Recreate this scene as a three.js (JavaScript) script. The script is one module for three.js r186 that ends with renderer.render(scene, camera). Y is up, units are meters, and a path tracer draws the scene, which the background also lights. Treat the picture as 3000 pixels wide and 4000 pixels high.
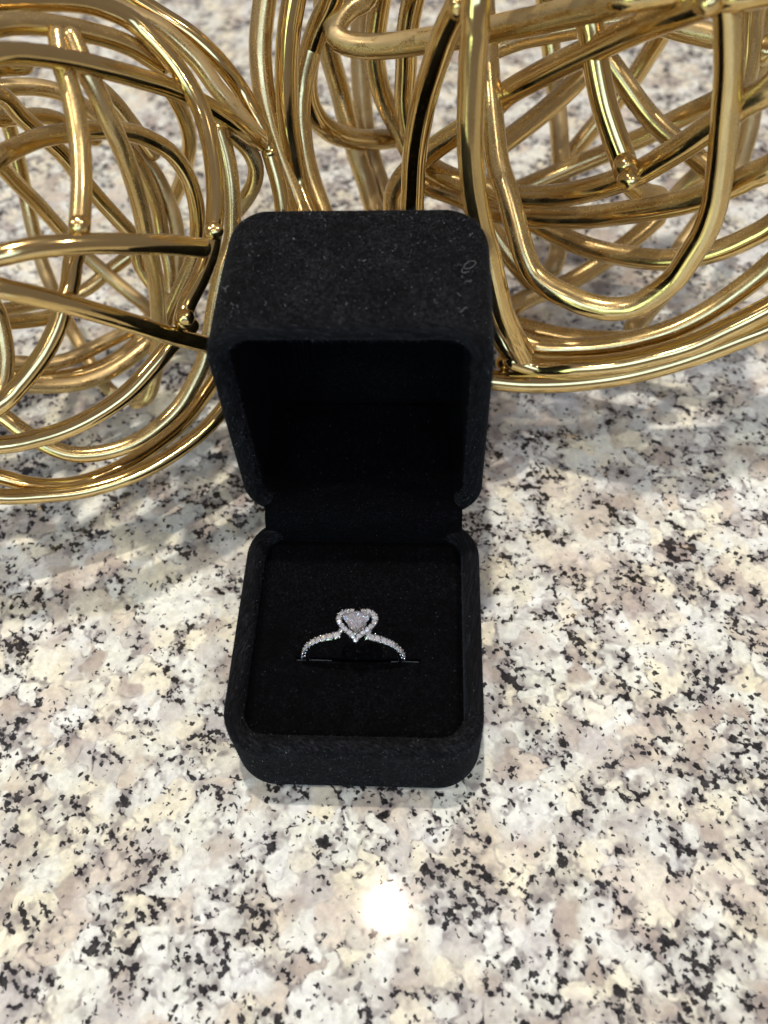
import * as THREE from 'three';
import { mergeGeometries, mergeVertices } from 'three/addons/utils/BufferGeometryUtils.js';
import { MeshSurfaceSampler } from 'three/addons/math/MeshSurfaceSampler.js';

// ---------------------------------------------------------------- camera, light, exposure
const MM = 0.001;                                   // shapes below are measured in millimetres
const V = (x, y, z) => new THREE.Vector3(x * MM, y * MM, z * MM);
const scene = new THREE.Scene();
const camera = new THREE.PerspectiveCamera(61.09, 3 / 4, 0.01, 20);
camera.position.copy(V(15.05, 190.38, 60.4));
{
  const f = new THREE.Vector3(-0.05047, -0.814, -0.57867), r = new THREE.Vector3(0.998686, -0.035991, -0.036479);
  const u = new THREE.Vector3().crossVectors(r, f);
  camera.quaternion.setFromRotationMatrix(new THREE.Matrix4().makeBasis(r, u, f.clone().negate()));
}
camera.focus = 0.196;
camera.userData.fStop = 12;
scene.add(camera);
const renderer = new THREE.WebGLRenderer({ antialias: true });
renderer.toneMapping = THREE.LinearToneMapping;
renderer.toneMappingExposure = 1.08;
renderer.shadowMap.enabled = true;
scene.background = new THREE.Color().setRGB(0.19, 0.17, 0.185);   // the dim evenly lit room around the counter

// ---------------------------------------------------------------- helpers
let seed = 20240611;
const rnd = () => { seed = (Math.imul(seed, 1664525) + 1013904223) | 0; return (seed >>> 8) / 16777216; };
const used = {};
const numbered = (n) => { const k = used[n] = (used[n] ?? -1) + 1; return k ? n + '_' + String(k).padStart(3, '0') : n; };
const col = (r, g, b) => new THREE.Color().setRGB(r, g, b);
const smooth = (a, b, x) => { const t = Math.min(1, Math.max(0, (x - a) / (b - a))); return t * t * (3 - 2 * t); };
const mix = (a, b, t) => a + (b - a) * t;
function thing(name, label, category, group) {
  const o = new THREE.Group(); o.name = numbered(name); o.userData = { label, category };
  if (group) o.userData.group = group;
  scene.add(o); return o;
}
function part(name, geo, mat, parent, label) {
  const m = new THREE.Mesh(geo, mat); m.name = name; m.castShadow = m.receiveShadow = true;
  if (label) m.userData.label = label;
  parent.add(m); return m;
}
// noise
const hash = (i, j, s) => { let h = Math.imul(i, 374761393) ^ Math.imul(j, 668265263) ^ Math.imul(s, 974634777); h = Math.imul(h ^ (h >>> 13), 1274126177); h ^= h >>> 16; return (h >>> 0) / 4294967296; };
function vn(x, y, s) {
  const i = Math.floor(x), j = Math.floor(y), a = x - i, b = y - j, u = a * a * (3 - 2 * a), v = b * b * (3 - 2 * b);
  return mix(mix(hash(i, j, s), hash(i + 1, j, s), u), mix(hash(i, j + 1, s), hash(i + 1, j + 1, s), u), v);
}
const fbm = (x, y, s, n = 3) => { let a = 0, w = 0.5, t = 0; for (let k = 0; k < n; k++) { a += w * vn(x, y, s + k); t += w; x = x * 2.03 + 7.7; y = y * 2.03 + 3.1; w *= 0.5; } return a / t; };
function dataTexture(w, h, fn, srgb, wrap = true) {
  const d = new Uint8Array(w * h * 4), c = [0, 0, 0];
  for (let j = 0; j < h; j++) for (let i = 0; i < w; i++) {
    fn(i, j, c); const k = (j * w + i) * 4;
    for (let q = 0; q < 3; q++) { let v = Math.min(1, Math.max(0, c[q])); if (srgb) v = v < 0.0031308 ? 12.92 * v : 1.055 * v ** (1 / 2.4) - 0.055; d[k + q] = Math.round(v * 255); }
    d[k + 3] = 255;
  }
  const t = new THREE.DataTexture(d, w, h);
  t.wrapS = t.wrapT = wrap ? THREE.RepeatWrapping : THREE.ClampToEdgeWrapping;
  t.magFilter = t.minFilter = THREE.LinearFilter;
  if (srgb) t.colorSpace = THREE.SRGBColorSpace;
  t.needsUpdate = true; return t;
}

// ---------------------------------------------------------------- polished granite counter
function granite(x, z, c) {                          // x, z in mm; linear colour
  const wx = x + 2.2 * (vn(x / 3.1, z / 3.1, 1) - 0.5) * 2 + 0.7 * (vn(x / 0.9, z / 0.9, 2) - 0.5) * 2;
  const wz = z + 2.2 * (vn(x / 3.1 + 40, z / 3.1, 3) - 0.5) * 2 + 0.7 * (vn(x / 0.9 + 9, z / 0.9, 4) - 0.5) * 2;
  // large feldspar and quartz grains
  const S = 5.2, gi = Math.floor(wx / S), gj = Math.floor(wz / S);
  let d1 = 1e9, d2 = 1e9, sw = 0, r = 0, g = 0, b = 0;
  const sharp = 0.07 + 0.16 * vn(x / 4, z / 4, 17) + 0.5 * smooth(0.6, 0.95, vn(x / 6, z / 6, 18));
  for (let j = gj - 1; j <= gj + 1; j++) for (let i = gi - 1; i <= gi + 1; i++) {
    const dx = (i + hash(i, j, 11)) * S - wx, dz = (j + hash(i, j, 12)) * S - wz, d = dx * dx + dz * dz, w = Math.exp(-d * sharp), t = hash(i, j, 13);
    const A = t < 0.46 ? W0 : t < 0.70 ? W1 : t < 0.79 ? W2 : t < 0.89 ? W3 : W4;
    sw += w; r += w * A[0]; g += w * A[1]; b += w * A[2];
    if (d < d1) { d2 = d1; d1 = d; } else if (d < d2) d2 = d;
  }
  const edge = Math.sqrt(d2) - Math.sqrt(d1);
  const m = 0.75 + 0.38 * fbm(x / 1.2, z / 1.2, 21, 3) + 0.16 * (hash(Math.floor(x * 7), Math.floor(z * 7), 23) - 0.5) * vn(x / 2, z / 2, 25) + 0.12 * (vn(x / 16, z / 16, 24) - 0.5);
  const g2 = fbm(x / 9, z / 9, 31, 2);               // broad drift of warm and cool
  r *= m / sw; g *= m / sw; b *= m / sw;
  {                                                  // fine crystals inside the big grains
    const C = 1.05, fx = wx / C, fz = wz / C, i0 = Math.floor(fx), j0 = Math.floor(fz); let e1 = 1e9, cid = 0;
    for (let j = j0 - 1; j <= j0 + 1; j++) for (let i = i0 - 1; i <= i0 + 1; i++) { const dx = i + hash(i, j, 91) - fx, dz = j + hash(i, j, 92) - fz, d = dx * dx + dz * dz; if (d < e1) { e1 = d; cid = hash(i, j, 93); } }
    const q = 1 + 0.11 * (cid - 0.5); r *= q; g *= q; b *= q * (1 - 0.05 * (hash(Math.floor(cid * 4096), 1, 94) - 0.3));
  }
  b *= 1 - 0.14 * (g2 - 0.5);
  // smoky zones where the dark mica gathers
  const cl = fbm(x / 5.6 + 3, z / 5.6, 41, 3) * 0.8 + 0.2 * (1 - smooth(0, 2.4, edge));
  const sm = smooth(0.43, 0.62, cl) * (0.35 + 0.65 * smooth(0.3, 0.75, fbm(x / 1.5, z / 1.5, 44, 2))) * 0.8;
  r = mix(r, 0.205, sm); g = mix(g, 0.18, sm); b = mix(b, 0.175, sm);
  // dark mica: ragged connected flakes inside the clusters, single angular flecks outside
  const qx = x + 0.35 * (vn(x / 0.5, z / 0.5, 50) - 0.5) * 2, qz = z + 0.35 * (vn(x / 0.5 + 31, z / 0.5, 52) - 0.5) * 2;
  const ra = fbm((qx * 0.8 + qz * 0.6) / 1.25, (qz * 0.8 - qx * 0.6) / 0.9, 55, 2), th = mix(0.84, 0.51, smooth(0.47, 0.71, cl));
  let f = smooth(th - 0.05, th + 0.055, ra), tone = smooth(th + 0.015, th + 0.13, ra);
  tone = 0.9 - 0.75 * tone * (0.4 + 0.6 * vn(x / 3, z / 3, 58));
  {
    const C = 1.15, fx = qx / C, fz = qz / C, i0 = Math.floor(fx), j0 = Math.floor(fz);
    for (let j = j0 - 1; j <= j0 + 1; j++) for (let i = i0 - 1; i <= i0 + 1; i++) {
      const px = (i + hash(i, j, 60)) * C, pz = (j + hash(i, j, 62)) * C;
      if (hash(i, j, 64) > 0.05 + 0.22 * smooth(0.42, 0.62, vn(px / 5.6, pz / 5.6, 66))) continue;
      const a = hash(i, j, 68) * 6.283, ca = Math.cos(a), sa = Math.sin(a), dx = fx * C - px, dz = fz * C - pz;
      const s = 0.14 + 0.46 * hash(i, j, 70) ** 1.6, e = 0.62 + 0.6 * hash(i, j, 72);
      const u = Math.abs(ca * dx + sa * dz) * e, v = Math.abs(-sa * dx + ca * dz) / e;
      const w = 1 - smooth(s - 0.13, s + 0.09, Math.max(u, v, (u + v) * 0.72));
      if (w > f) { f = w; tone = hash(i, j, 74); }
    }
  }
  f *= (0.99 - 0.20 * smooth(0.6, 1, tone)) * (0.94 + 0.06 * vn(x / 0.6, z / 0.6, 83));
  const dk = 0.007 + 0.045 * smooth(0.25, 0.9, tone) * (0.35 + 0.65 * vn(x / 0.45, z / 0.45, 80));
  c[0] = mix(r, dk * 1.10, f); c[1] = mix(g, dk, f); c[2] = mix(b, dk * 1.14, f);
}
const W0 = [0.76, 0.775, 0.71], W1 = [0.79, 0.75, 0.60], W2 = [0.46, 0.40, 0.345], W3 = [0.55, 0.53, 0.485], W4 = [0.64, 0.575, 0.475];
const slabTexture = (x0, x1, z0, z1, w, h, wrap) => dataTexture(w, h, (i, j, c) => granite(mix(x0, x1, (i + 0.5) / w), mix(z1, z0, (j + 0.5) / h), c), true, wrap);
{
  const near = [-130, 125, -150, 62], mid = [-230, 210, -420, -150];
  const gm = (map) => new THREE.MeshPhysicalMaterial({ map, roughness: 0.6, metalness: 0, specularIntensity: 0, clearcoat: 1, clearcoatRoughness: 0.03 });
  const mats = [gm(slabTexture(...near, 2048, 1703, false)), gm(slabTexture(...mid, 2048, 1257, false)), gm(slabTexture(-1000, -488, -1000, -488, 1024, 1024, true))];
  const pos = [], nor = [], uv = [], idx = [], groups = [];
  const rect = (x0, x1, z0, z1, m, full) => {
    const b = pos.length / 3, at = idx.length;
    for (const [x, z] of [[x0, z1], [x1, z1], [x1, z0], [x0, z0]]) { pos.push(x * MM, 0, z * MM); nor.push(0, 1, 0); if (full) uv.push((x - x0) / (x1 - x0), (z1 - z) / (z1 - z0)); else uv.push(x / 512, -z / 512); }
    idx.push(b, b + 1, b + 2, b, b + 2, b + 3); groups.push([at, 6, m]);
  };
  rect(...near, 0, true); rect(...mid, 1, true);
  rect(-900, -230, -900, 330, 2); rect(210, 900, -900, 330, 2); rect(-230, 210, -900, -420, 2); rect(-230, 210, 62, 330, 2); rect(-230, -130, -150, 62, 2); rect(125, 210, -150, 62, 2);
  // edges and underside give the slab its thickness
  const quad = (P, n) => { const b = pos.length / 3, at = idx.length; P.forEach((p, k) => { pos.push(p[0] * MM, p[1] * MM, p[2] * MM); nor.push(...n); uv.push((p[0] + p[2]) / 512, p[1] / 512 + (k > 1 ? 0.06 : 0)); }); idx.push(b, b + 1, b + 2, b, b + 2, b + 3); groups.push([at, 6, 2]); };
  quad([[-900, -30, 330], [900, -30, 330], [900, 0, 330], [-900, 0, 330]], [0, 0, 1]);
  quad([[900, -30, -900], [-900, -30, -900], [-900, 0, -900], [900, 0, -900]], [0, 0, -1]);
  quad([[900, -30, 330], [900, -30, -900], [900, 0, -900], [900, 0, 330]], [1, 0, 0]);
  quad([[-900, -30, -900], [-900, -30, 330], [-900, 0, 330], [-900, 0, -900]], [-1, 0, 0]);
  quad([[-900, -30, -900], [900, -30, -900], [900, -30, 330], [-900, -30, 330]], [0, -1, 0]);
  const g = new THREE.BufferGeometry();
  g.setAttribute('position', new THREE.Float32BufferAttribute(pos, 3)); g.setAttribute('normal', new THREE.Float32BufferAttribute(nor, 3)); g.setAttribute('uv', new THREE.Float32BufferAttribute(uv, 2));
  g.setIndex(idx); for (const a of groups) g.addGroup(...a);
  const m = new THREE.Mesh(g, mats); m.name = 'countertop'; m.receiveShadow = true;
  m.userData = { kind: 'structure', label: 'polished speckled granite countertop in cream, grey and black' };
  scene.add(m);
}

// ---------------------------------------------------------------- lamps and window that light the counter
const trimMat = new THREE.MeshStandardMaterial({ color: col(0.8, 0.78, 0.74), roughness: 0.5 });
function ceilingLight(x, z, label, power, warm) {
  const t = thing('ceiling_light', label, 'ceiling light', 'recessed lights above the counter');
  t.position.copy(V(x, 1600, z));
  part('trim', new THREE.LatheGeometry([[60, 44], [60, 4], [62, 0], [80, -2], [82, 2], [66, 44]].map(([a, b]) => new THREE.Vector2(a * MM, b * MM)), 48), trimMat, t);
  const face = new THREE.CircleGeometry(24 * MM, 48); face.rotateX(Math.PI / 2); face.translate(0, 24 * MM, 0);
  part('lamp_face', face, new THREE.MeshStandardMaterial({ color: 0x111111, emissive: warm, emissiveIntensity: 60 }), t);
  part('glowing_baffle', new THREE.RingGeometry(26.5 * MM, 58 * MM, 48).rotateX(Math.PI / 2).translate(0, 12 * MM, 0), new THREE.MeshStandardMaterial({ color: 0x222222, emissive: col(1, 0.62, 0.36), emissiveIntensity: 3.5 }), t);  // baffle lit by the lamp; its warm halo is put in as emission
  const l = new THREE.SpotLight(warm, power, 0, 1.15, 0.6, 2); l.position.set(0, 20 * MM, 0); l.target.position.set(0, -1, 0);
  l.castShadow = true; l.shadow.radius = 1.1; l.shadow.mapSize.set(2048, 2048); l.name = 'lamp_beam'; t.add(l, l.target);
}
const warm = col(1, 0.92, 0.84);
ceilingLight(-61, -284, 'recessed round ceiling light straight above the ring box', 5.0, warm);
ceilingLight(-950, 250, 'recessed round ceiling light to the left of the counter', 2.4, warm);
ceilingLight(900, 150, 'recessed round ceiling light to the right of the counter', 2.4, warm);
ceilingLight(-480, 1250, 'recessed round ceiling light added behind the viewer on the left', 2.3, warm);  // added lamp: highlight lines on the brass, light on the box front
ceilingLight(620, 1300, 'recessed round ceiling light added behind the viewer on the right', 2.3, warm);  // added as well, to draw highlights along the fronts of the wires
function makeWindow(label, w, h, at, to, glow, strength, panes) {
  const t = thing('window', label, 'window', 'daylit windows round the room');
  t.position.copy(V(...at)); t.lookAt(V(...to));
  const bars = [[-w / 2 - 20, 0, 40, h + 80], [w / 2 + 20, 0, 40, h + 80], [0, h / 2 + 20, w, 40], [0, -h / 2 - 20, w, 40]];
  for (let k = 1; k < panes; k++) bars.push([-w / 2 + w * k / panes, 0, 126, h]);
  part('window_frame', mergeGeometries(bars.map(([x, y, a, b]) => new THREE.BoxGeometry(a * MM, b * MM, 50 * MM).translate(x * MM, y * MM, 0))), trimMat, t);
  const pane = new THREE.MeshStandardMaterial({ color: 0x101010, emissive: glow, emissiveIntensity: strength });
  for (let k = 0; k < panes; k++) part('pane', new THREE.PlaneGeometry((w / panes - 130) * MM, h * MM).translate((-w / 2 + w * (k + 0.5) / panes) * MM, 0, -10 * MM), pane, t);
  const l = new THREE.RectAreaLight(glow, strength * 0.8, w * MM, h * MM); l.position.z = 40 * MM; l.rotation.y = Math.PI; l.name = 'daylight'; t.add(l);
}
makeWindow('tall green tinted window to the left, facing the counter', 800, 900, [-1080, 420, 1850], [0, 30, -50], col(0.66, 1.0, 0.74), 2.6, 2);
makeWindow('wide pale blue window high behind the viewer', 2600, 1000, [100, 1250, 2500], [0, 30, -50], col(0.50, 0.76, 1.22), 2.0, 3);
// ---------------------------------------------------------------- black velvet ring box
const BW = 54, BD = 57.2, LD = 60.2, BH = 22.85, LH = 36, OPEN = 1.555;
function rounded(a, b, r, n = 9) {                   // rounded rectangle outline, counted anticlockwise seen from above
  const o = [];
  for (const [sx, sz, a0] of [[1, 1, 0], [-1, 1, 1], [-1, -1, 2], [1, -1, 3]])
    for (let k = 0; k <= n; k++) { const t = (a0 + k / n) * Math.PI / 2; o.push([sx * (a - r) + r * Math.cos(t), sz * (b - r) + r * Math.sin(t)]); }
  return o;
}
function shell(a, b, r, prof, ends = [0, prof.length - 1]) {                      // prof: [inset, y] from the outer bottom over the rim to the inner floor
  const pos = [], uv = [], idx = []; let v = 0, last = null, n = 0;
  for (const [inset, y] of prof) {
    const o = rounded(a - inset, b - inset, Math.max(r - inset, 1.2)); o.push(o[0]); n = o.length;
    if (last) v += Math.hypot(inset - last[0], y - last[1]); last = [inset, y];
    let u = 0;
    o.forEach(([x, z], k) => { if (k) u += Math.hypot(x - o[k - 1][0], z - o[k - 1][1]); pos.push(x * MM, y * MM, z * MM); uv.push(u * MM, v * MM); });
  }
  for (let j = 0; j < prof.length - 1; j++) for (let k = 0; k < n - 1; k++) { const p = j * n + k; idx.push(p, p + n, p + 1, p + 1, p + n, p + n + 1); }
  for (const j of ends) {            // close bottom and inner floor
    const c = pos.length / 3; pos.push(0, prof[j][1] * MM, 0); uv.push(0, 0);
    for (let k = 0; k < n - 1; k++) { const p = j * n + k; j ? idx.push(p, c, p + 1) : idx.push(p, p + 1, c); uv[2 * p] = pos[3 * p]; }
  }
  const g = new THREE.BufferGeometry();
  g.setAttribute('position', new THREE.Float32BufferAttribute(pos, 3)); g.setAttribute('uv', new THREE.Float32BufferAttribute(uv, 2));
  g.setIndex(idx); g.computeVertexNormals(); return g;
}
const rim = (h, w, floor, soft) => {
  const p = [[soft * 1.6, 0], [soft * 0.9, soft * 0.1], [soft * 0.38, soft * 0.38], [soft * 0.1, soft * 0.9], [0, soft * 1.6], [0, h * 0.5], [0, h - 3.2]];
  for (let k = 1; k <= 9; k++) { const t = k / 10 * Math.PI; p.push([w / 2 - w / 2 * Math.cos(t), h - 2.5 + 2.5 * Math.sin(t)]); }
  p.push([w, h - 3.2], [w, (h + floor) / 2], [w + 0.1, floor + 1], [w + 1, floor]);
  return p;
};
// short pile: tiny bright and dark fibres in the cloth, as colour and relief
const pileMap = (lo, hi, s, bluish) => dataTexture(512, 512, (i, j, c) => {
  const a = i >> 1, d = j >> 1, p = hash(a, d, s), q = vn(i / 2.6, j / 2.6, s + 1), b = vn(i / 60, j / 60, s + 2) * 0.5 + vn(i / 14, j / 14, s + 3) * 0.5;
  const v = lo + (hi - lo) * 0.9 * q * q * b + (p > 0.986 ? hi * (0.5 + 3.5 * hash(a, d, s + 5) ** 4) : 0);
  c[0] = v * 0.94; c[1] = v; c[2] = v * bluish;
}, true);
const pileBump = dataTexture(512, 512, (i, j, c) => { c[0] = c[1] = c[2] = 0.5 * hash(i, j, 301) + 0.5 * vn(i / 3, j / 3, 302); }, false);
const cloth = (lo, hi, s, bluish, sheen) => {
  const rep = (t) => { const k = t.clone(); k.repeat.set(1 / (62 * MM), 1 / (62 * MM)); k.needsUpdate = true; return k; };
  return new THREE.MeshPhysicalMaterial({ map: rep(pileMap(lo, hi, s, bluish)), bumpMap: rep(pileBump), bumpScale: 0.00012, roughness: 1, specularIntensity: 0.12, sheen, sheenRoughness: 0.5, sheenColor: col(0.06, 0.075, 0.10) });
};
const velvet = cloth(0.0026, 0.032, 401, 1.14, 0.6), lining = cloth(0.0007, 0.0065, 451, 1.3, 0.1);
const boxThing = thing('ring_box', 'open black velvet ring box with rounded corners, holding the ring', 'ring box');
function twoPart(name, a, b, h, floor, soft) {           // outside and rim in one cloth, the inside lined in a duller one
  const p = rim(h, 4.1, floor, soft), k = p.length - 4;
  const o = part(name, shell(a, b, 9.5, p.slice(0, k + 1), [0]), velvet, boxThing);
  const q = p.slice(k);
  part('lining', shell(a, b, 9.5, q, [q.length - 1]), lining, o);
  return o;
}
const base = twoPart('base', BW / 2, BD / 2, BH, 9, 2.0); base.position.copy(V(0, 0, -BD / 2));
const lid = twoPart('lid', BW / 2 + 0.3, LD / 2, LH, 3, 2.6);
{
  const up = new THREE.Vector3(0, Math.sin(OPEN), Math.cos(OPEN)), fw = new THREE.Vector3(0, -Math.cos(OPEN), Math.sin(OPEN)), x = new THREE.Vector3(1, 0, 0);
  const z = new THREE.Vector3().crossVectors(x, fw);
  lid.quaternion.setFromRotationMatrix(new THREE.Matrix4().makeBasis(x, fw, z));
  lid.position.copy(V(0, BH, -BD)).addScaledVector(up, LD / 2 * MM).addScaledVector(fw, -LH * MM);
}
// cushion with the slit that holds the ring
{
  const nx = 120, nz = 150, x0 = -22.95, x1 = 22.95, z0 = -53.1, z1 = -4.05, pos = [], uv = [], idx = [];
  const at = [];
  for (let j = 0; j <= nz; j++) { let t = j / nz; const z = mix(z0, z1, t); at.push(z); }
  // rows crowd round the slit
  const rows = at.concat([-23.3, -23.0, -22.85, -22.7, -22.55, -22.4, -22.25, -22.1, -21.9, -21.6]).sort((p, q) => p - q);
  for (const z of rows) for (let i = 0; i <= nx; i++) {
    const x = mix(x0, x1, i / nx), e = Math.min(x - x0, x1 - x, z - z0, z1 - z);
    let y = 18.85 - 1.1 * (1 - smooth(0, 1.6, e)) + 0.22 * (fbm(x / 7, z / 7, 90, 2) - 0.5);
    const dz = Math.abs(z + 22.4), ins = smooth(13.6, 12.9, Math.abs(x - 0.3));
    y -= 5 * ins * (1 - smooth(0.12, 0.5, dz)) + 0.55 * ins * (1 - smooth(0, 4.5, dz));
    const cut = Math.min(Math.abs(x + 12.9), Math.abs(x - 13.5));            // short cuts at both ends of the slit
    y -= 0.5 * (1 - smooth(0, 0.35, cut)) * (1 - smooth(5, 7.5, Math.abs(z + 21.5)));
    pos.push(x * MM, y * MM, z * MM); uv.push(x * MM, z * MM);
  }
  const w = nx + 1; for (let j = 0; j < rows.length - 1; j++) for (let i = 0; i < nx; i++) { const p = j * w + i; idx.push(p, p + w, p + 1, p + 1, p + w, p + w + 1); }
  const g = new THREE.BufferGeometry(); g.setAttribute('position', new THREE.Float32BufferAttribute(pos, 3)); g.setAttribute('uv', new THREE.Float32BufferAttribute(uv, 2)); g.setIndex(idx); g.computeVertexNormals();
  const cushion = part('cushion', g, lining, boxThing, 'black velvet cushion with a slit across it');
  const litLip = new THREE.MeshStandardMaterial({ color: col(0.016, 0.022, 0.025), roughness: 0.85 });  // lit fold of the cloth: the highlight is put into a paler colour
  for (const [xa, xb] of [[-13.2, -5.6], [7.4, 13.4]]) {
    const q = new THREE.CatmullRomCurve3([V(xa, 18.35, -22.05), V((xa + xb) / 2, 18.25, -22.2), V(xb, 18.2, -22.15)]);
    part('lit_slit_edge', new THREE.TubeGeometry(q, 12, 0.13 * MM, 6), litLip, cushion);
  }
}
// cloth hinge between base and lid, running on as the lining of the lid
{
  const P = [[18.0, -52.95], [21.0, -52.9], [24.0, -53.6], [26.4, -55.5], [27.9, -58.5], [28.1, -66], [28.1, -88]], pos = [], uv = [], idx = [];
  const c = new THREE.CatmullRomCurve3(P.map(([y, z]) => V(0, y, z))), n = 40;
  for (let s = 0; s < 2; s++) for (let k = 0; k <= n; k++) { const p = c.getPoint(k / n), t = c.getTangent(k / n), off = s ? 0.9 * MM : 0;
    for (const x of [-23.0, -22.6, 0, 22.6, 23.0]) { const rd = Math.abs(x) > 22.8 ? 0.25 * MM * (s ? -1 : 1) : 0; pos.push(x * MM, p.y - (off + rd) * -t.z * -1 * -1, p.z - (off + rd) * t.y * 1); uv.push(x * MM, k / n * 45 * MM); } }
  const w = 5, m = (n + 1) * w;
  for (let s = 0; s < 2; s++) for (let k = 0; k < n; k++) for (let i = 0; i < w - 1; i++) { const p = s * m + k * w + i; s ? idx.push(p, p + 1, p + w, p + 1, p + w + 1, p + w) : idx.push(p, p + w, p + 1, p + 1, p + w, p + w + 1); }
  for (let k = 0; k < n; k++) for (const i of [0, 4]) { const p = k * w + i, q = p + m; idx.push(p, q, p + w, q, q + w, p + w); }
  const g = new THREE.BufferGeometry(); g.setAttribute('position', new THREE.Float32BufferAttribute(pos, 3)); g.setAttribute('uv', new THREE.Float32BufferAttribute(uv, 2)); g.setIndex(idx); g.computeVertexNormals();
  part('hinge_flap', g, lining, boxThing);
}
// loose pile standing off the cloth, and a few curls of lint
{
  const hairGeo = new THREE.BufferGeometry();
  hairGeo.setAttribute('position', new THREE.Float32BufferAttribute([-0.5, 0, 0, 0.5, 0, 0, 0.42, 0.6, 0.12, -0.42, 0.6, 0.12, 0, 1, 0.3], 3));
  hairGeo.setIndex([0, 1, 2, 0, 2, 3, 3, 2, 4]); hairGeo.computeVertexNormals();
  const hairMat = new THREE.MeshStandardMaterial({ color: 0xffffff, roughness: 0.9 });
  const up = new THREE.Vector3(0, 1, 0), p = new THREE.Vector3(), nn = new THREE.Vector3(), q = new THREE.Quaternion(), q2 = new THREE.Quaternion(), m = new THREE.Matrix4(), c = new THREE.Color();
  for (const [host, count, lo, hi] of [[lid, 36000, 0.35, 1.0], [base, 24000, 0.25, 0.6]]) {
    const s = new MeshSurfaceSampler(host).setRandomGenerator(rnd).build();
    const im = new THREE.InstancedMesh(hairGeo, hairMat, count); im.name = 'velvet_pile'; im.userData.kind = 'stuff';
    for (let k = 0; k < count; k++) {
      s.sample(p, nn);
      nn.x += (rnd() - 0.5) * 1.3; nn.y += (rnd() - 0.5) * 1.3; nn.z += (rnd() - 0.5) * 1.3; nn.normalize();
      q.setFromUnitVectors(up, nn); q2.setFromAxisAngle(up, rnd() * 6.283); q.multiply(q2);
      const l = mix(lo, hi, rnd() ** 2) * MM, t = 0.038 * MM;
      m.compose(p, q, new THREE.Vector3(t, l, l)); im.setMatrixAt(k, m);
      const r = rnd(), v = r > 0.982 ? 0.14 + 0.36 * rnd() : r > 0.8 ? 0.045 : 0.010; im.setColorAt(k, c.setRGB(v * 0.96, v, v * 1.08));
    }
    host.add(im);
  }
  const lint = new THREE.MeshStandardMaterial({ color: col(0.17, 0.17, 0.18), roughness: 0.8 });
  const curls = [];
  const curl = (x, z, size, turns, a, h = 0.2) => {  // x across, z back from the front of the upward facing lid side
    const P = []; let px = x, pz = z, d = a;
    for (let k = 0; k <= 14; k++) { P.push(V(px, BH + LD + 0.12 + h * Math.sin(k * 0.45), pz)); px += Math.cos(d) * size / 14; pz += Math.sin(d) * size / 14; d += turns * 6.283 / 14 * (0.7 + 0.6 * rnd()); }
    curls.push(new THREE.TubeGeometry(new THREE.CatmullRomCurve3(P), 28, 0.042 * MM, 5));
  };
  curl(22.8, -74.5, 6.5, 0.95, 0.4, 0.5); curl(22.5, -71.5, 2.5, 0.5, 2.2);
  for (let k = 0; k < 34; k++) curl((rnd() - 0.5) * 46, -60 - rnd() * 30, 0.5 + 1.6 * rnd() ** 2, (rnd() - 0.5) * 0.9, rnd() * 6.283);
  const lf = part('lint', mergeGeometries(curls), lint, boxThing, 'pale curls of lint on the lid'); lf.userData.kind = 'stuff';
}

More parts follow.
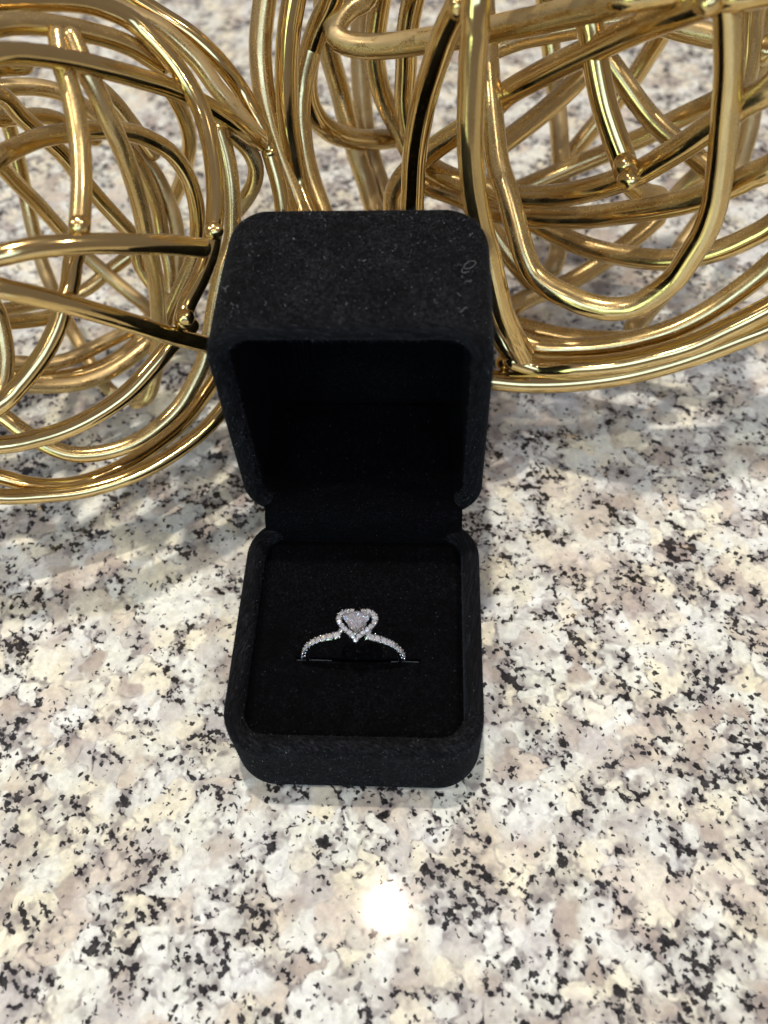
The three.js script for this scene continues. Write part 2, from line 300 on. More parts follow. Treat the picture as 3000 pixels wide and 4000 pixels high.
// ---------------------------------------------------------------- heart ring
{
  const ring = thing('ring', 'silver ring with a clear heart stone, small stones round it and along the band', 'ring');
  const CX = -0.75, CY = 19.1, CZ = -22.4, R = 10.1;
  ring.position.copy(V(CX, CY, CZ));
  const silver = new THREE.MeshStandardMaterial({ color: col(0.80, 0.79, 0.77), metalness: 1, roughness: 0.13 });
  const gem = new THREE.MeshPhysicalMaterial({ color: col(0.98, 0.96, 1), roughness: 0.0, metalness: 0, ior: 1.9, transmission: 0.88, thickness: 0.001, iridescence: 0.35, iridescenceIOR: 1.7, iridescenceThicknessRange: [250, 420] });
  const pave = new THREE.MeshPhysicalMaterial({ color: col(0.97, 0.97, 1.0), roughness: 0.04, metalness: 0.68, ior: 2.2, clearcoat: 1, clearcoatRoughness: 0.02 });
  // band: a D-shaped section swept round, narrowing towards the bottom
  {
    const pos = [], idx = [], n = 96, s = 14;
    for (let k = 0; k <= n; k++) { const a = (112 + k / n * 316) * Math.PI / 180; const w = 0.5;
      for (let j = 0; j <= s; j++) { const t = j / s * 6.2832, rr = R + Math.cos(t) * 0.5, zz = Math.sin(t) * w; pos.push(rr * Math.cos(a) * MM, rr * Math.sin(a) * MM, zz * MM); } }
    for (let k = 0; k < n; k++) for (let j = 0; j < s; j++) { const p = k * (s + 1) + j; idx.push(p, p + s + 1, p + 1, p + 1, p + s + 1, p + s + 2); }
    const g = new THREE.BufferGeometry(); g.setAttribute('position', new THREE.Float32BufferAttribute(pos, 3)); g.setIndex(idx); g.computeVertexNormals();
    part('band', g, silver, ring);
  }
  const brilliant = (r) => {                         // small round stone, table up +Y
    const P = [[0, -0.62 * r], [r, 0], [r, 0.06 * r], [0.58 * r, 0.34 * r], [0, 0.34 * r]].map(([a, b]) => new THREE.Vector2(a * MM, b * MM));
    const g = new THREE.LatheGeometry(P, 8).toNonIndexed(); g.computeVertexNormals(); return g;
  };
  const stone = brilliant(0.76), halo = brilliant(0.55), bead = new THREE.SphereGeometry(0.2 * MM, 10, 8), collet = new THREE.LatheGeometry([[0.3, -1.0], [0.56, -0.4], [0.74, -0.06], [0.74, 0.06], [0.68, 0.05]].map(([a, b]) => new THREE.Vector2(a * MM, b * MM)), 16);
  const place = (o, x, y, z, n, turn = 0) => { o.position.copy(V(x, y, z)); o.quaternion.setFromUnitVectors(new THREE.Vector3(0, 1, 0), n); o.rotateY(turn); };
  for (const side of [-1, 1]) for (let k = 0; k < (side < 0 ? 10 : 9); k++) {
    const a = (4 + k * 7.9) * Math.PI / 180, n = new THREE.Vector3(side * Math.cos(a), Math.sin(a), 0), rr = R + 0.92;
    const set = part('setting', collet, silver, ring); place(set, n.x * rr, n.y * rr, 0, n);
    const st = part('pave_stone', stone, pave, ring); place(st, n.x * rr, n.y * rr, 0, n.clone().add(new THREE.Vector3((rnd() - 0.5) * 0.3, (rnd() - 0.5) * 0.3, (rnd() - 0.5) * 0.4)).normalize(), rnd() * 2);
    const b = a + 3.95 * Math.PI / 180;
    for (const z of [-0.62, 0.62]) { const p = part('prong', bead, silver, ring); p.position.copy(V(side * Math.cos(b) * (rr + 0.15), Math.sin(b) * (rr + 0.15), z)); }
  }
  // head: a halo of small stones round a raised heart
  const HX = 1.3, HY = 11.9, HZ = -1.75;             // centre of the heart, seen from the middle of the band
  const head = new THREE.Group();
  const heart = (t, s) => {                          // outline, lobes to the back, tip to the front
    const x = 16 * Math.sin(t) ** 3, y = 13 * Math.cos(t) - 4.2 * Math.cos(2 * t) - 1.6 * Math.cos(3 * t) - 0.5 * Math.cos(4 * t);
    return [x / 16.2 * s, -(y + 2.4) / 14.6 * s * 0.93];
  };
  const tops = [];
  const at = (p, y) => V(HX + p[0], HY + y, HZ + p[1]);
  // halo base plate with an open centre
  {
    const sh = new THREE.Shape(), ho = new THREE.Path(), N = 80;
    for (let k = 0; k <= N; k++) { const t = k / N * 6.2832, o = heart(t, 4.38), i = heart(-t, 3.3); k ? (sh.lineTo(o[0], -o[1]), ho.lineTo(i[0], -i[1])) : (sh.moveTo(o[0], -o[1]), ho.moveTo(i[0], -i[1])); }
    sh.holes.push(ho);
    const g = new THREE.ExtrudeGeometry(sh, { depth: 0.9, bevelEnabled: true, bevelSize: 0.1, bevelThickness: 0.2, bevelSegments: 2, curveSegments: 4 });
    g.rotateX(-Math.PI / 2); g.scale(MM, MM, MM); g.translate(HX * MM, (HY - 1.45) * MM, HZ * MM);
    part('halo', g, silver, ring);
  }
  // even spacing along the halo outline
  {
    const N = 720, L = [0], P = [];
    for (let k = 0; k <= N; k++) { P.push(heart(k / N * 6.2832, 3.86)); if (k) L.push(L[k - 1] + Math.hypot(P[k][0] - P[k - 1][0], P[k][1] - P[k - 1][1])); }
    const n = 21, along = (d) => { let k = 0; while (k < N && L[k] < d) k++; return P[k]; };
    const upN = new THREE.Vector3(0, 1, 0);
    for (let k = 0; k < n; k++) {
      const p = along((k + 0.5) / n * L[N]), st = part('halo_stone', halo, pave, ring), q = at(p, 0.12);
      st.position.copy(q); st.quaternion.setFromUnitVectors(upN, new THREE.Vector3((rnd() - 0.5) * 0.5, 1, (rnd() - 0.5) * 0.5).normalize()); st.rotateY(rnd() * 2);
      const b = along(k / n * L[N]), o = Math.hypot(b[0], b[1]) || 1;
      for (const s of [-0.5, 0.5]) { const pr = part('prong', bead, silver, ring); pr.scale.setScalar(0.85); pr.position.copy(at([b[0] + b[0] / o * s, b[1] + b[1] / o * s], 0.22)); }
    }
  }
  // the heart stone, cut in flat facets
  {
    const N = 16, rows = [[0.56, 2.75], [0.80, 2.4], [1.0, 1.75], [1.0, 1.62], [0.55, 0.5], [0.0, -0.7]], S = 2.72, F = [];
    const pt = (r, k) => { const [s, y] = rows[r], tt = (k + (r % 2 ? 0.5 : 0)) / N * 6.2832, p = heart(tt, S); return [HX + p[0] * s, HY + y, HZ + (p[1] * s) - (1 - s) * 0.1]; };
    const tri = (a, b, c) => F.push(...a, ...b, ...c);
    for (let k = 0; k < N; k++) tri([HX, HY + rows[0][1], HZ], pt(0, k + 1), pt(0, k));
    for (let r = 0; r < rows.length - 1; r++) for (let k = 0; k < N; k++) {
      const o = r % 2 ? 1 : 0;
      if (o) { tri(pt(r, k), pt(r + 1, k + 1), pt(r + 1, k)); tri(pt(r, k), pt(r, k + 1), pt(r + 1, k + 1)); }
      else { tri(pt(r, k), pt(r, k + 1), pt(r + 1, k)); tri(pt(r, k + 1), pt(r + 1, k + 1), pt(r + 1, k)); }
    }
    const g = new THREE.BufferGeometry(); g.setAttribute('position', new THREE.Float32BufferAttribute(F.map((v) => v * MM), 3));
    g.setAttribute('uv', new THREE.Float32BufferAttribute(new Array(F.length / 3 * 2).fill(0), 2)); g.computeVertexNormals();
    part('heart_stone', g, gem, ring, 'clear heart-cut stone with lilac glints');
    const reflectorCup = new THREE.Shape(); for (let k = 0; k <= 60; k++) { const o = heart(k / 60 * 6.2832, 2.0); k ? reflectorCup.lineTo(o[0], -o[1]) : reflectorCup.moveTo(o[0], -o[1]); }
    const cg = new THREE.ExtrudeGeometry(reflectorCup, { depth: 0.25, bevelEnabled: false }); cg.rotateX(-Math.PI / 2); cg.scale(MM, MM, MM); cg.translate(HX * MM, (HY - 1.1) * MM, HZ * MM);
    part('setting', cg, silver, ring);  // silver plate added under the stone to throw light back up through it
    // three claws: tip and both lobes
    const big = new THREE.SphereGeometry(0.42 * MM, 16, 12);
    for (const [x, z] of [[0, 2.9], [-1.75, -2.45], [1.75, -2.45]]) {
      const p = part('claw', big, silver, ring); p.position.copy(V(HX + x, HY + 1.95, HZ + z));
      const rod = part('claw_post', new THREE.CylinderGeometry(0.24 * MM, 0.3 * MM, 2.6 * MM, 10), silver, ring); rod.position.copy(V(HX + x * 1.05, HY + 0.6, HZ + z * 1.05));
    }
    // gallery that joins the head to the band
    const bars = [];
    for (const sx of [-1, 1]) for (const sz of [-1, 1]) bars.push(new THREE.TubeGeometry(new THREE.CatmullRomCurve3([V(sx * 3.2, 9.2, 0), V(HX * 0.6 + sx * 3.0, 10.2, HZ * 0.6 + sz * 0.5), V(HX + sx * 2.9, HY - 0.6, HZ + sz * 0.6)]), 10, 0.32 * MM, 8));
    part('gallery', mergeGeometries(bars), silver, ring);
  }
}

// ---------------------------------------------------------------- brass wire orbs
const brassFor = (dust) => {
  const w = 512, h = 128, s = Math.round(dust * 100) + 500;
  const D = (i, j) => {                              // dust lies on the upper side of the tube (v near 0 and 1)
    const up = Math.cos(j / h * 6.2832) * 0.5 + 0.5, n = fbm(i / 26, j / 9, s, 3) * 0.6 + 0.4 * hash(i, j, s + 9);
    return Math.min(1, smooth(0.25, 0.95, up * 0.75 + (n - 0.5) * 0.9) * dust * 0.85 + (hash(i >> 1, j >> 1, s + 4) > 0.985 ? 0.25 * (0.3 + dust) : 0));
  };
  const map = dataTexture(w, h, (i, j, c) => { const d = D(i, j), t = 0.94 + 0.1 * vn(i / 60, j / 20, s + 20); c[0] = mix(0.68 * t, 0.30, d); c[1] = mix(0.49 * t, 0.225, d); c[2] = mix(0.20 * t, 0.13, d); }, true);
  const orm = dataTexture(w, h, (i, j, c) => { const d = D(i, j); c[0] = 1; c[1] = Math.min(1, 0.05 + 0.07 * vn(i / 40, j / 5, s + 30) + 0.06 * dust + 0.6 * d); c[2] = 1 - 0.8 * d; }, false);
  const bump = dataTexture(w, h, (i, j, c) => { c[0] = c[1] = c[2] = 0.6 * vn(i / 90, j / 2.2, 77) + 0.25 * vn(i / 30, j / 7, 78) + 0.15 * vn(i / 3, j / 3, 79); }, false);
  return new THREE.MeshStandardMaterial({ map, metalness: 1, metalnessMap: orm, roughness: 1, roughnessMap: orm, bumpMap: bump, bumpScale: 0.000012 });
};
const brass = [0.06, 0.35, 0.8].map(brassFor);
const weldMat = new THREE.MeshStandardMaterial({ color: col(0.66, 0.475, 0.195), metalness: 1, roughness: 0.2 });
function tube(points, rad) {                         // round tube; v = 0 along its upper side
  const c = new THREE.CatmullRomCurve3(points, false, 'centripetal'), len = c.getLength(), n = Math.max(12, Math.round(len / (1.6 * MM))), s = 18;
  const pos = [], nor = [], uv = [], idx = [], N = new THREE.Vector3(), B = new THREE.Vector3(), up = new THREE.Vector3(), v = new THREE.Vector3(), prev = new THREE.Vector3(0, 1, 0);
  for (let k = 0; k <= n; k++) {
    const p = c.getPointAt(k / n), t = c.getTangentAt(k / n);
    up.set(0, 1, 0).addScaledVector(t, -t.y); const q = smooth(0.25, 0.6, up.length()); up.normalize();
    N.copy(prev).addScaledVector(t, -prev.dot(t)).normalize(); N.lerp(up, 0.35 * q).normalize(); prev.copy(N); B.crossVectors(t, N);
    for (let j = 0; j <= s; j++) { const a = j / s * 6.283185; v.copy(N).multiplyScalar(Math.cos(a)).addScaledVector(B, Math.sin(a));
      pos.push(p.x + v.x * rad, p.y + v.y * rad, p.z + v.z * rad); nor.push(v.x, v.y, v.z); uv.push(k / n * len / (60 * MM), j / s); }
  }
  for (let k = 0; k < n; k++) for (let j = 0; j < s; j++) { const p = k * (s + 1) + j; idx.push(p, p + 1, p + s + 1, p + 1, p + s + 2, p + s + 1); }
  for (const k of [0, n]) {                          // hemispherical ends
    const p = c.getPointAt(k / n), t = c.getTangentAt(k / n).multiplyScalar(k ? 1 : -1), e0 = k * (s + 1); let prevRow = e0;
    for (let q = 1; q <= 4; q++) {
      const a = q / 4 * Math.PI / 2, ca = Math.cos(a), sa = Math.sin(a), row = pos.length / 3;
      for (let j = 0; j <= s; j++) { const e = (e0 + j) * 3; v.set(nor[e], nor[e + 1], nor[e + 2]).multiplyScalar(ca).addScaledVector(t, sa); pos.push(p.x + v.x * rad, p.y + v.y * rad, p.z + v.z * rad); nor.push(v.x, v.y, v.z); uv.push(uv[2 * (e0 + j)], j / s); }
      for (let j = 0; j < s; j++) { const A = prevRow + j, B2 = row + j; k ? idx.push(A, A + 1, B2, A + 1, B2 + 1, B2) : idx.push(A + 1, A, B2, A + 1, B2, B2 + 1); }
      prevRow = row;
    }
  }
  const g = new THREE.BufferGeometry(); g.setAttribute('position', new THREE.Float32BufferAttribute(pos, 3)); g.setAttribute('normal', new THREE.Float32BufferAttribute(nor, 3)); g.setAttribute('uv', new THREE.Float32BufferAttribute(uv, 2)); g.setIndex(idx); return g;
}
const orbL = thing('wire_orb', 'smaller brass wire orb to the left of the ring box', 'decorative orb');
const orbR = thing('wire_orb', 'larger brass wire orb behind and to the right of the ring box', 'decorative orb');
orbL.position.copy(V(-84, 0, -110)); orbR.position.copy(V(56, 0, -158));
const wire = (orb, rad) => (dust, text) => {         // bent brass tube through points in tenths of a millimetre
  const P = text.split(' ').map((t) => { const [x, y, z] = t.split(',').map(Number); return V(x / 10, y / 10, z / 10).sub(orb.position); });
  part('wire', tube(P, rad * MM), brass[dust < 0.15 ? 0 : dust < 0.5 ? 1 : 2], orb);
};
const weld = (orb) => (x, y, z, r) => {              // lumpy bead of braze where two wires meet
  const g = new THREE.IcosahedronGeometry(1, 4), p = g.attributes.position, v = new THREE.Vector3(), k = rnd() * 50;
  for (let i = 0; i < p.count; i++) { v.fromBufferAttribute(p, i); const s = 1 + 0.14 * (vn(v.x * 1.6 + k, v.y * 1.6 + v.z * 1.1, 7) - 0.5) * 2 + 0.04 * (vn(v.x * 4 + k, v.y * 4 + v.z * 3, 8) - 0.5) * 2; p.setXYZ(i, v.x * s * r * MM, v.y * s * r * MM, v.z * s * r * MM); }
  const m = mergeVertices(g.deleteAttribute('normal').deleteAttribute('uv')); m.computeVertexNormals();
  part('weld_bead', m, weldMat, orb).position.copy(V(x, y, z).sub(orb.position));
};
const wireL = wire(orbL, 1.98), wireR = wire(orbR, 2.75), weldL = weld(orbL), weldR = weld(orbR);
wireL(0,'-1243,1070,-1239 -1109,1144,-1300 -955,1179,-1345 -793,1174,-1371 -637,1128,-1377 -498,1046,-1361 -443,1012,-1354 -380,969,-1348 -328,916,-1339 -289,850,-1337 -259,798,-1312 -240,756,-1291 -229,717,-1269 -216,671,-1241 -209,613,-1202 -228,470,-1098 -295,341,-995')
wireL(0,'-1276,894,-804 -1178,1022,-815 -1056,1119,-849 -919,1180,-901 -777,1200,-969 -642,1177,-1047 -576,1163,-1086 -517,1142,-1123 -476,1119,-1143 -439,1092,-1153 -405,1060,-1144 -370,1021,-1130 -344,984,-1112 -321,942,-1084 -307,904,-1048 -299,862,-1005 -297,821,-960 -302,784,-919 -311,752,-879 -332,720,-831 -356,694,-787 -368,669,-763')
wireL(0,'-1282,819,-709 -1174,949,-681 -1041,1055,-687 -892,1130,-725 -741,1168,-792 -598,1166,-883 -556,1142,-927 -515,1112,-967 -471,1076,-1007 -426,1035,-1049 -378,989,-1093 -341,946,-1126 -305,898,-1157 -276,853,-1184 -255,813,-1210 -243,778,-1241')
wireL(0.6,'-339,818,-1258 -309,777,-1271 -283,740,-1274 -270,704,-1268 -278,662,-1262 -307,615,-1262 -335,578,-1267')
wireL(0.2,'-1211,813,-669 -1114,947,-671 -998,1056,-706 -870,1134,-772 -741,1174,-863 -621,1173,-971 -589,1157,-1011 -551,1133,-1051 -514,1105,-1087 -477,1075,-1119 -448,1048,-1140 -424,1020,-1154 -406,999,-1163')
wireL(0.25,'-541,1127,-1022 -530,1101,-974 -516,1076,-937 -506,1052,-903 -497,1026,-864 -492,997,-822 -490,969,-780 -492,944,-744 -494,918,-709')
wireL(0.2,'-518,1123,-1027 -502,1087,-1000 -487,1042,-985 -479,1002,-978 -473,961,-977 -468,907,-980 -469,845,-986 -474,778,-994 -485,696,-1004 -494,613,-1015 -505,543,-1022 -526,438,-1025 -554,330,-1017 -582,249,-998 -610,199,-980 -649,174,-987')
wireL(0.25,'-1078,625,-735 -1006,720,-712 -925,807,-720 -840,879,-757 -759,930,-820 -688,958,-902 -667,952,-948 -640,941,-998 -606,922,-1047 -573,902,-1090 -540,881,-1126 -505,855,-1157 -473,822,-1180 -442,782,-1194 -421,730,-1197 -412,675,-1191 -414,618,-1179 -425,564,-1164 -449,508,-1146 -488,447,-1123 -522,394,-1099 -552,341,-1069')
wireL(0,'-1355,742,-775 -1244,816,-668 -1102,878,-596 -940,923,-562 -771,946,-571 -608,947,-622 -554,942,-649 -503,929,-675 -453,909,-704 -404,882,-737 -355,848,-778 -308,804,-825')
wireL(0.2,'-1097,810,-900 -1043,888,-933 -976,944,-977 -903,975,-1029 -828,979,-1084 -759,958,-1137 -738,895,-1158 -720,845,-1175 -695,783,-1193 -678,720,-1203 -653,650,-1211 -628,594,-1215 -601,534,-1213 -598,466,-1194 -559,390,-1170 -524,345,-1148')
wireL(0.7,'-1148,825,-1015 -1121,871,-1100 -1073,897,-1181 -1010,903,-1251 -937,890,-1307 -861,860,-1344 -820,849,-1370 -776,831,-1394 -735,805,-1411 -706,772,-1419 -678,740,-1423 -647,702,-1426 -608,652,-1423 -575,600,-1413 -552,542,-1394 -536,481,-1369 -535,426,-1340 -550,340,-1285')
wireL(0.3,'-1111,840,-1021 -1100,857,-1113 -1070,857,-1198 -1024,842,-1272 -966,813,-1328 -903,773,-1364 -865,755,-1402 -826,737,-1436 -799,716,-1456 -771,680,-1473 -734,641,-1491')
wireL(0.5,'-887,869,-1055 -901,863,-1116 -909,842,-1171 -911,807,-1217 -907,763,-1251 -899,714,-1272 -885,645,-1291 -864,573,-1310 -843,503,-1321 -820,439,-1326')
wireL(0.7,'-819,1115,-1155 -856,1078,-1272 -891,1009,-1371 -921,916,-1447 -944,807,-1494 -958,690,-1509 -958,639,-1498 -959,581,-1480 -960,505,-1447 -954,412,-1393 -941,346,-1346 -917,289,-1298 -872,221,-1225 -842,190,-1182 -781,147,-1096 -743,136,-1061')
wireL(0.6,'-656,858,-1378 -632,824,-1388 -611,786,-1394 -594,745,-1397 -578,709,-1397 -556,659,-1395')
wireL(0.4,'-629,700,-1383 -600,649,-1383 -583,590,-1375 -571,521,-1358 -570,449,-1332 -561,385,-1301 -566,309,-1251')
wireL(0.9,'-479,789,-1431 -469,724,-1446 -472,661,-1458 -497,584,-1474 -540,501,-1493 -592,414,-1510')
wireL(0.8,'-1186,1108,-1038 -1056,1182,-1093 -911,1214,-1149 -763,1202,-1200 -624,1149,-1243 -502,1058,-1275 -464,1035,-1286 -428,1010,-1294 -395,977,-1294 -362,939,-1289 -331,892,-1276 -296,844,-1269 -265,796,-1266 -250,769,-1269')
wireL(0,'-1317,1012,-943 -1212,1050,-813 -1078,1057,-706 -927,1034,-630 -769,980,-591 -618,902,-592 -573,864,-614 -530,823,-638 -486,774,-665 -440,719,-696 -393,655,-734 -337,569,-794 -299,475,-867')
wireL(0.35,'-322,835,-1195 -311,787,-1173 -306,737,-1144 -307,686,-1114 -315,630,-1077 -340,581,-1036 -361,522,-991 -378,465,-947 -396,415,-906 -421,380,-871 -460,339,-825 -514,310,-779 -573,295,-739 -642,296,-708 -709,311,-692 -767,340,-698 -817,373,-716 -863,406,-735 -981,448,-726 -1092,508,-746 -1187,581,-796 -1257,663,-872 -1297,747,-969')
wireL(0,'-545,835,-811 -560,808,-778 -568,777,-748 -582,750,-719 -598,722,-690 -619,695,-660 -645,671,-632 -680,644,-601 -727,616,-568 -866,549,-561 -1004,489,-597 -1132,442,-673 -1239,410,-784 -1316,397,-921')
wireL(0,'-368,621,-800 -406,605,-759 -445,580,-718 -493,551,-675 -550,530,-635 -615,518,-597 -682,516,-567 -757,523,-542 -918,547,-534 -1075,579,-570 -1214,618,-647 -1326,659,-762 -1401,701,-903')
wireL(0,'-216,515,-1170 -251,403,-1034 -333,310,-904 -371,282,-860 -412,259,-818 -465,241,-774 -537,227,-722 -614,224,-678 -696,233,-639 -782,255,-609 -866,286,-582 -1023,367,-564 -1167,470,-588 -1284,586,-651 -1367,708,-750 -1410,826,-876')
wireL(0,'-1393,798,-907 -1354,682,-792 -1276,564,-702 -1165,454,-644 -1030,360,-622 -881,290,-638 -822,259,-640 -760,239,-649 -698,226,-673 -629,211,-728 -557,207,-799 -489,215,-878 -448,229,-950 -413,250,-1016 -356,309,-1160 -337,396,-1301')
wireL(0.4,'-1261,724,-1226 -1264,607,-1190 -1235,499,-1148 -1176,407,-1105 -1094,337,-1064 -996,295,-1028 -953,259,-1006 -895,235,-1017 -835,220,-1039 -769,214,-1070 -709,221,-1109 -665,235,-1148 -624,256,-1186')
wireL(0.5,'-1208,715,-917 -1193,602,-906 -1151,497,-911 -1088,410,-930 -1009,345,-962 -920,306,-1003 -876,280,-1023 -818,262,-1064 -765,257,-1112 -709,257,-1158 -644,265,-1203')
wireL(0.5,'-1217,734,-877 -1194,616,-848 -1145,505,-841 -1075,411,-854 -989,338,-886 -896,293,-933 -845,265,-958 -791,243,-987 -735,231,-1027 -680,232,-1079 -623,245,-1144 -590,263,-1192')
wireL(0.5,'-838,401,-1370 -803,352,-1360 -764,311,-1347 -722,273,-1330 -672,238,-1305 -618,201,-1260')
wireL(0.3,'-1050,750,-885 -1061,663,-889 -1054,580,-908 -1031,508,-942 -995,452,-986 -950,415,-1036 -912,383,-1078 -868,352,-1125 -829,337,-1172')
wireL(0.4,'-1225,721,-874 -1246,609,-927 -1235,505,-992 -1195,417,-1063 -1128,350,-1134 -1043,309,-1201 -1002,298,-1228 -951,288,-1260 -889,278,-1289 -827,283,-1326 -770,307,-1370 -711,333,-1405')
wireL(0.2,'-847,931,-1006 -839,886,-939 -833,826,-889 -827,756,-858 -823,683,-849 -820,613,-860 -816,564,-831 -817,521,-798 -830,482,-761 -852,457,-726 -966,431,-753 -1075,421,-808 -1169,430,-890 -1241,457,-991 -1284,500,-1105')
wireL(0.7,'-409,368,-1299 -479,332,-1308 -532,306,-1304 -579,272,-1279 -634,229,-1229')
wireL(0,'-1132,795,-741 -1055,905,-758 -964,992,-800 -867,1050,-865 -771,1075,-946 -684,1068,-1036 -665,1056,-1061 -653,1049,-1078')
wireR(0.3,'513,1551,-1942 296,1529,-1888 98,1453,-1810 -63,1329,-1715 -177,1165,-1609 -233,976,-1500 -245,929,-1473 -252,883,-1447 -252,827,-1417 -246,772,-1387 -232,713,-1354 -207,648,-1318 -181,587,-1280 -166,546,-1247 -17,395,-1143 174,280,-1073')
wireR(0,'575,1583,-1719 370,1564,-1665 181,1489,-1604 23,1363,-1543 -92,1197,-1484 -156,1004,-1434 -174,942,-1418 -185,882,-1401 -191,820,-1381 -193,756,-1361 -188,689,-1340 -180,628,-1319 -161,581,-1287 -137,538,-1258 8,387,-1165 195,272,-1104')
wireR(0.35,'618,1515,-1465 427,1494,-1446 250,1422,-1437 100,1306,-1440 -11,1155,-1454 -76,983,-1477 -112,921,-1484 -137,868,-1482 -153,815,-1476 -156,759,-1468 -139,700,-1471 -105,650,-1491 -54,603,-1537 1,566,-1593 64,531,-1660')
wireR(0.3,'-139,865,-1479 -162,805,-1455 -173,748,-1427 -172,690,-1397 -161,628,-1362 -139,571,-1324 -110,519,-1283 34,386,-1179 218,287,-1107')
wireR(0.8,'483,1162,-2107 322,1167,-2040 185,1146,-1940 81,1101,-1816 17,1037,-1677 -3,959,-1536 -41,950,-1501 -66,936,-1474 -76,920,-1453 -62,908,-1439 -24,904,-1422 32,911,-1401 98,930,-1373 173,958,-1335 244,988,-1291 297,1018,-1255 360,1053,-1207 417,1090,-1157 470,1126,-1107 507,1155,-1071 676,1171,-1082 841,1161,-1132 988,1125,-1219 1106,1064,-1338 1184,983,-1478')
wireR(0.6,'424,1530,-1679 239,1457,-1700 82,1337,-1711 -36,1179,-1712 -106,997,-1703 -123,806,-1684 -115,749,-1676 -97,673,-1664 -79,592,-1637 -58,521,-1605 -31,452,-1565 -3,389,-1512 122,285,-1395')
wireR(0.5,'536,1455,-1881 364,1386,-1931 210,1276,-1954 86,1134,-1947 2,972,-1913 -38,802,-1853 -47,699,-1809 -45,606,-1759 -36,531,-1707 -20,473,-1665 8,407,-1614 43,347,-1554 164,257,-1426')
wireR(0.4,'551,1417,-1692 390,1379,-1701 248,1300,-1700 135,1188,-1690 59,1053,-1672 24,905,-1648 11,842,-1637 5,774,-1623 15,709,-1611 38,645,-1601 67,591,-1594 94,535,-1580 136,486,-1574')
wireR(0.3,'601,1356,-1570 457,1335,-1562 328,1276,-1556 222,1186,-1552 147,1073,-1550 107,947,-1551 92,873,-1552 87,785,-1548 83,704,-1537 91,637,-1525')
wireR(0,'968,1401,-1505 829,1442,-1374 672,1435,-1260 509,1381,-1174 353,1286,-1120 216,1158,-1103 200,1124,-1114 177,1068,-1129 157,1002,-1142 138,934,-1151 124,864,-1157 114,791,-1158 110,717,-1154 110,645,-1146 171,477,-1183 263,333,-1251')
wireR(0,'610,1516,-1820 510,1548,-1647 415,1525,-1472 333,1448,-1308 269,1325,-1167 229,1166,-1060 229,1107,-1046 227,1050,-1035 227,990,-1024 228,926,-1012 234,859,-1000 244,795,-988 258,736,-977 276,682,-967 284,651,-963 299,594,-956 322,516,-951 349,452,-952 382,369,-968')
wireR(0.35,'1281,919,-1617 1245,1014,-1443 1156,1095,-1282 1023,1153,-1147 856,1186,-1046 669,1191,-989 638,1168,-1020 596,1128,-1065 544,1076,-1120 495,1024,-1170 440,968,-1220 379,908,-1267 313,841,-1308 278,788,-1324 218,735,-1346 162,686,-1359 103,631,-1360 68,589,-1352 55,549,-1338 65,507,-1325 185,374,-1305')
wireR(0.5,'241,827,-1510 282,836,-1522 363,855,-1543 443,864,-1555 523,874,-1562 601,884,-1563 680,880,-1553 739,871,-1539 813,863,-1517')
wireR(0,'441,1272,-1793 423,1297,-1657 416,1285,-1522 421,1239,-1397 436,1163,-1293 459,1066,-1216 474,1013,-1196 491,958,-1175 511,905,-1153 535,857,-1131 557,818,-1112 574,784,-1096')
wireR(0.6,'627,648,-1262 665,613,-1270 708,592,-1284')
wireR(0.4,'568,771,-1685 611,730,-1662 655,687,-1632 703,643,-1596 753,608,-1557 805,583,-1519 852,563,-1480 885,549,-1448')
wireR(0.4,'807,1235,-1670 853,1150,-1762 875,1045,-1834 872,928,-1884 845,810,-1908 797,701,-1905 768,638,-1901 737,575,-1892 694,508,-1879 639,441,-1859 594,390,-1836 562,353,-1815')
wireR(0.4,'335,604,-1503 405,631,-1551 471,663,-1595 527,697,-1635 560,723,-1661')
wireR(0.5,'457,1194,-1800 443,1106,-1882 439,1002,-1936 444,891,-1960 458,781,-1953 479,682,-1918 498,604,-1883 513,528,-1839 526,455,-1785 535,385,-1722 539,336,-1668 535,280,-1591 524,235,-1509 511,222,-1480')
wireR(0.35,'843,1464,-1771 879,1469,-1575 889,1425,-1382 874,1336,-1207 835,1210,-1064 775,1056,-963 736,989,-999 704,930,-1030 677,881,-1055 642,827,-1084 604,774,-1113 551,721,-1150 480,666,-1196 408,627,-1240 330,602,-1288 289,601,-1320 223,593,-1358 159,599,-1401 119,614,-1437')
wireR(0.45,'859,1435,-1635 915,1385,-1463 942,1293,-1304 940,1168,-1170 908,1021,-1071 850,862,-1013 812,812,-1036 777,769,-1059 724,716,-1094 666,669,-1134 602,626,-1176 534,585,-1218 459,551,-1263 380,527,-1309 296,512,-1354 227,518,-1402 137,526,-1444')
wireR(0.2,'627,1191,-990 652,1193,-1002 664,1161,-1000 676,1122,-998 692,1063,-994 705,995,-989 716,930,-982 726,862,-975 733,794,-966 728,733,-959 712,680,-954 692,624,-949 672,593,-948 644,560,-949 623,542,-950 599,530,-954 565,522,-961 541,521,-968 504,524,-980 479,530,-990 429,543,-1013 393,562,-1036 369,596,-1064 346,650,-1111 323,703,-1159 304,740,-1194 291,795,-1241 281,850,-1286 273,904,-1328 266,953,-1364 257,1038,-1432 272,1113,-1515 311,1168,-1609 373,1199,-1706 454,1202,-1799')
wireR(0.3,'450,1239,-1654 549,1248,-1589 643,1224,-1526 725,1171,-1471 789,1095,-1428 832,1003,-1399 845,948,-1390 857,891,-1379 860,835,-1368 861,778,-1355')
wireR(0.3,'804,1219,-1457 898,1131,-1484 961,1025,-1517 990,910,-1552 985,795,-1588 947,688,-1622 896,634,-1639 847,594,-1656 803,560,-1667 752,521,-1674 690,484,-1682 625,448,-1686 557,417,-1685 486,388,-1677 404,360,-1660')
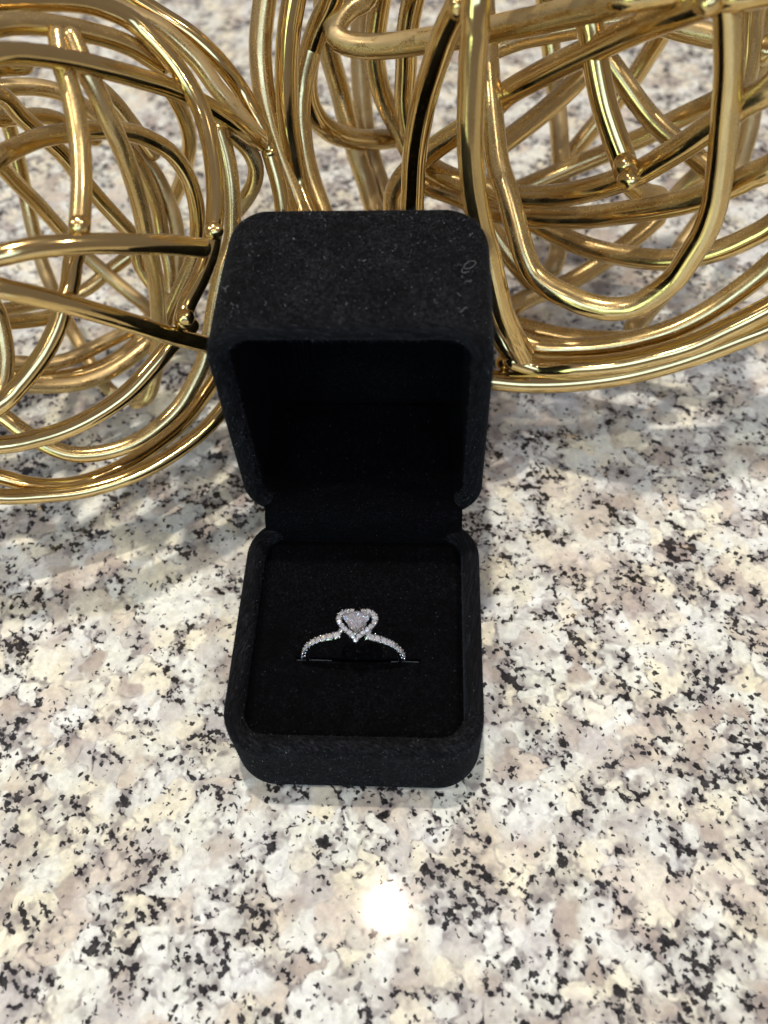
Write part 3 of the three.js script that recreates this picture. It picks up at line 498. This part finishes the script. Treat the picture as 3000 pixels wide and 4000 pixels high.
wireR(0.6,'783,1245,-1957 902,1128,-1962 990,992,-1937 1043,848,-1887 1056,709,-1814 1031,583,-1726 1031,546,-1705 1027,502,-1678 1017,451,-1645 1005,407,-1613')
wireR(0.5,'942,404,-1685 901,354,-1686 866,306,-1673')
wireR(0.35,'425,423,-1426 513,407,-1374 579,402,-1336 661,409,-1295 735,424,-1260 797,446,-1236 867,484,-1216 928,530,-1206 975,575,-1203 1065,720,-1228 1117,879,-1282 1126,1038,-1361 1092,1185,-1459 1014,1308,-1569')
wireR(0.4,'804,329,-1566 753,297,-1533 701,271,-1501 638,246,-1462 562,225,-1418 496,215,-1382')
wireR(0.5,'497,270,-1333 454,268,-1312 417,267,-1291 354,268,-1252 206,377,-1201')
wireR(0.4,'292,455,-1407 329,407,-1383 371,361,-1355 424,316,-1318')
wireR(0.3,'172,273,-1354 341,236,-1258 392,227,-1230 467,222,-1202 560,227,-1175 650,242,-1151 727,264,-1135 813,300,-1121')
wireR(0.2,'19,388,-1330 174,320,-1212 356,291,-1124 428,281,-1090 504,286,-1077 596,303,-1066 684,331,-1061 764,368,-1061 836,415,-1070 896,467,-1083 941,513,-1095 974,553,-1106 1088,701,-1150 1163,862,-1228 1193,1023,-1335 1173,1171,-1464 1105,1295,-1603')
wireR(0,'366,295,-1024 424,278,-1018 514,298,-994 625,324,-982 710,355,-979 792,389,-982 869,435,-992 926,470,-1001 970,501,-1010 1120,640,-1077 1228,795,-1183 1285,953,-1320 1285,1102,-1478 1229,1231,-1645')
wireR(0,'-101,439,-1209 71,326,-1090 282,250,-1008 340,244,-1000 412,243,-994 520,252,-990 635,274,-989 736,307,-992 828,347,-997 906,390,-1001 988,442,-1006 1143,597,-1062 1253,770,-1159 1308,947,-1288 1306,1115,-1439 1247,1260,-1601')
wireR(0,'126,457,-1178 296,394,-1109 320,360,-1071 350,324,-1041 375,297,-1028')
wireR(0.5,'931,325,-1562 892,285,-1522 845,244,-1466')
wireR(0.5,'826,240,-1367 775,205,-1321 726,184,-1268')
weldL(-24.6,76.3,-127.8,2.2)
weldL(-23.2,72.9,-127.4,2.0)
weldL(-48.7,94.2,-71.2,2.0)
weldL(-29.7,79.0,-90.0,1.9)
weldL(-35.6,68.8,-75.2,1.8)
weldR(56.4,81.3,-107.9,2.7)
weldR(56.2,81.8,-102.4,2.3)
weldR(62.0,118.6,-97.8,2.5)
weldR(38.0,37.0,-96.8,2.5)
weldR(34.7,27.2,-104.0,2.5)
weldR(89.4,89.3,-139.5,3.1)
weldR(19.9,113.6,-108.8,2.2)
renderer.render(scene, camera);
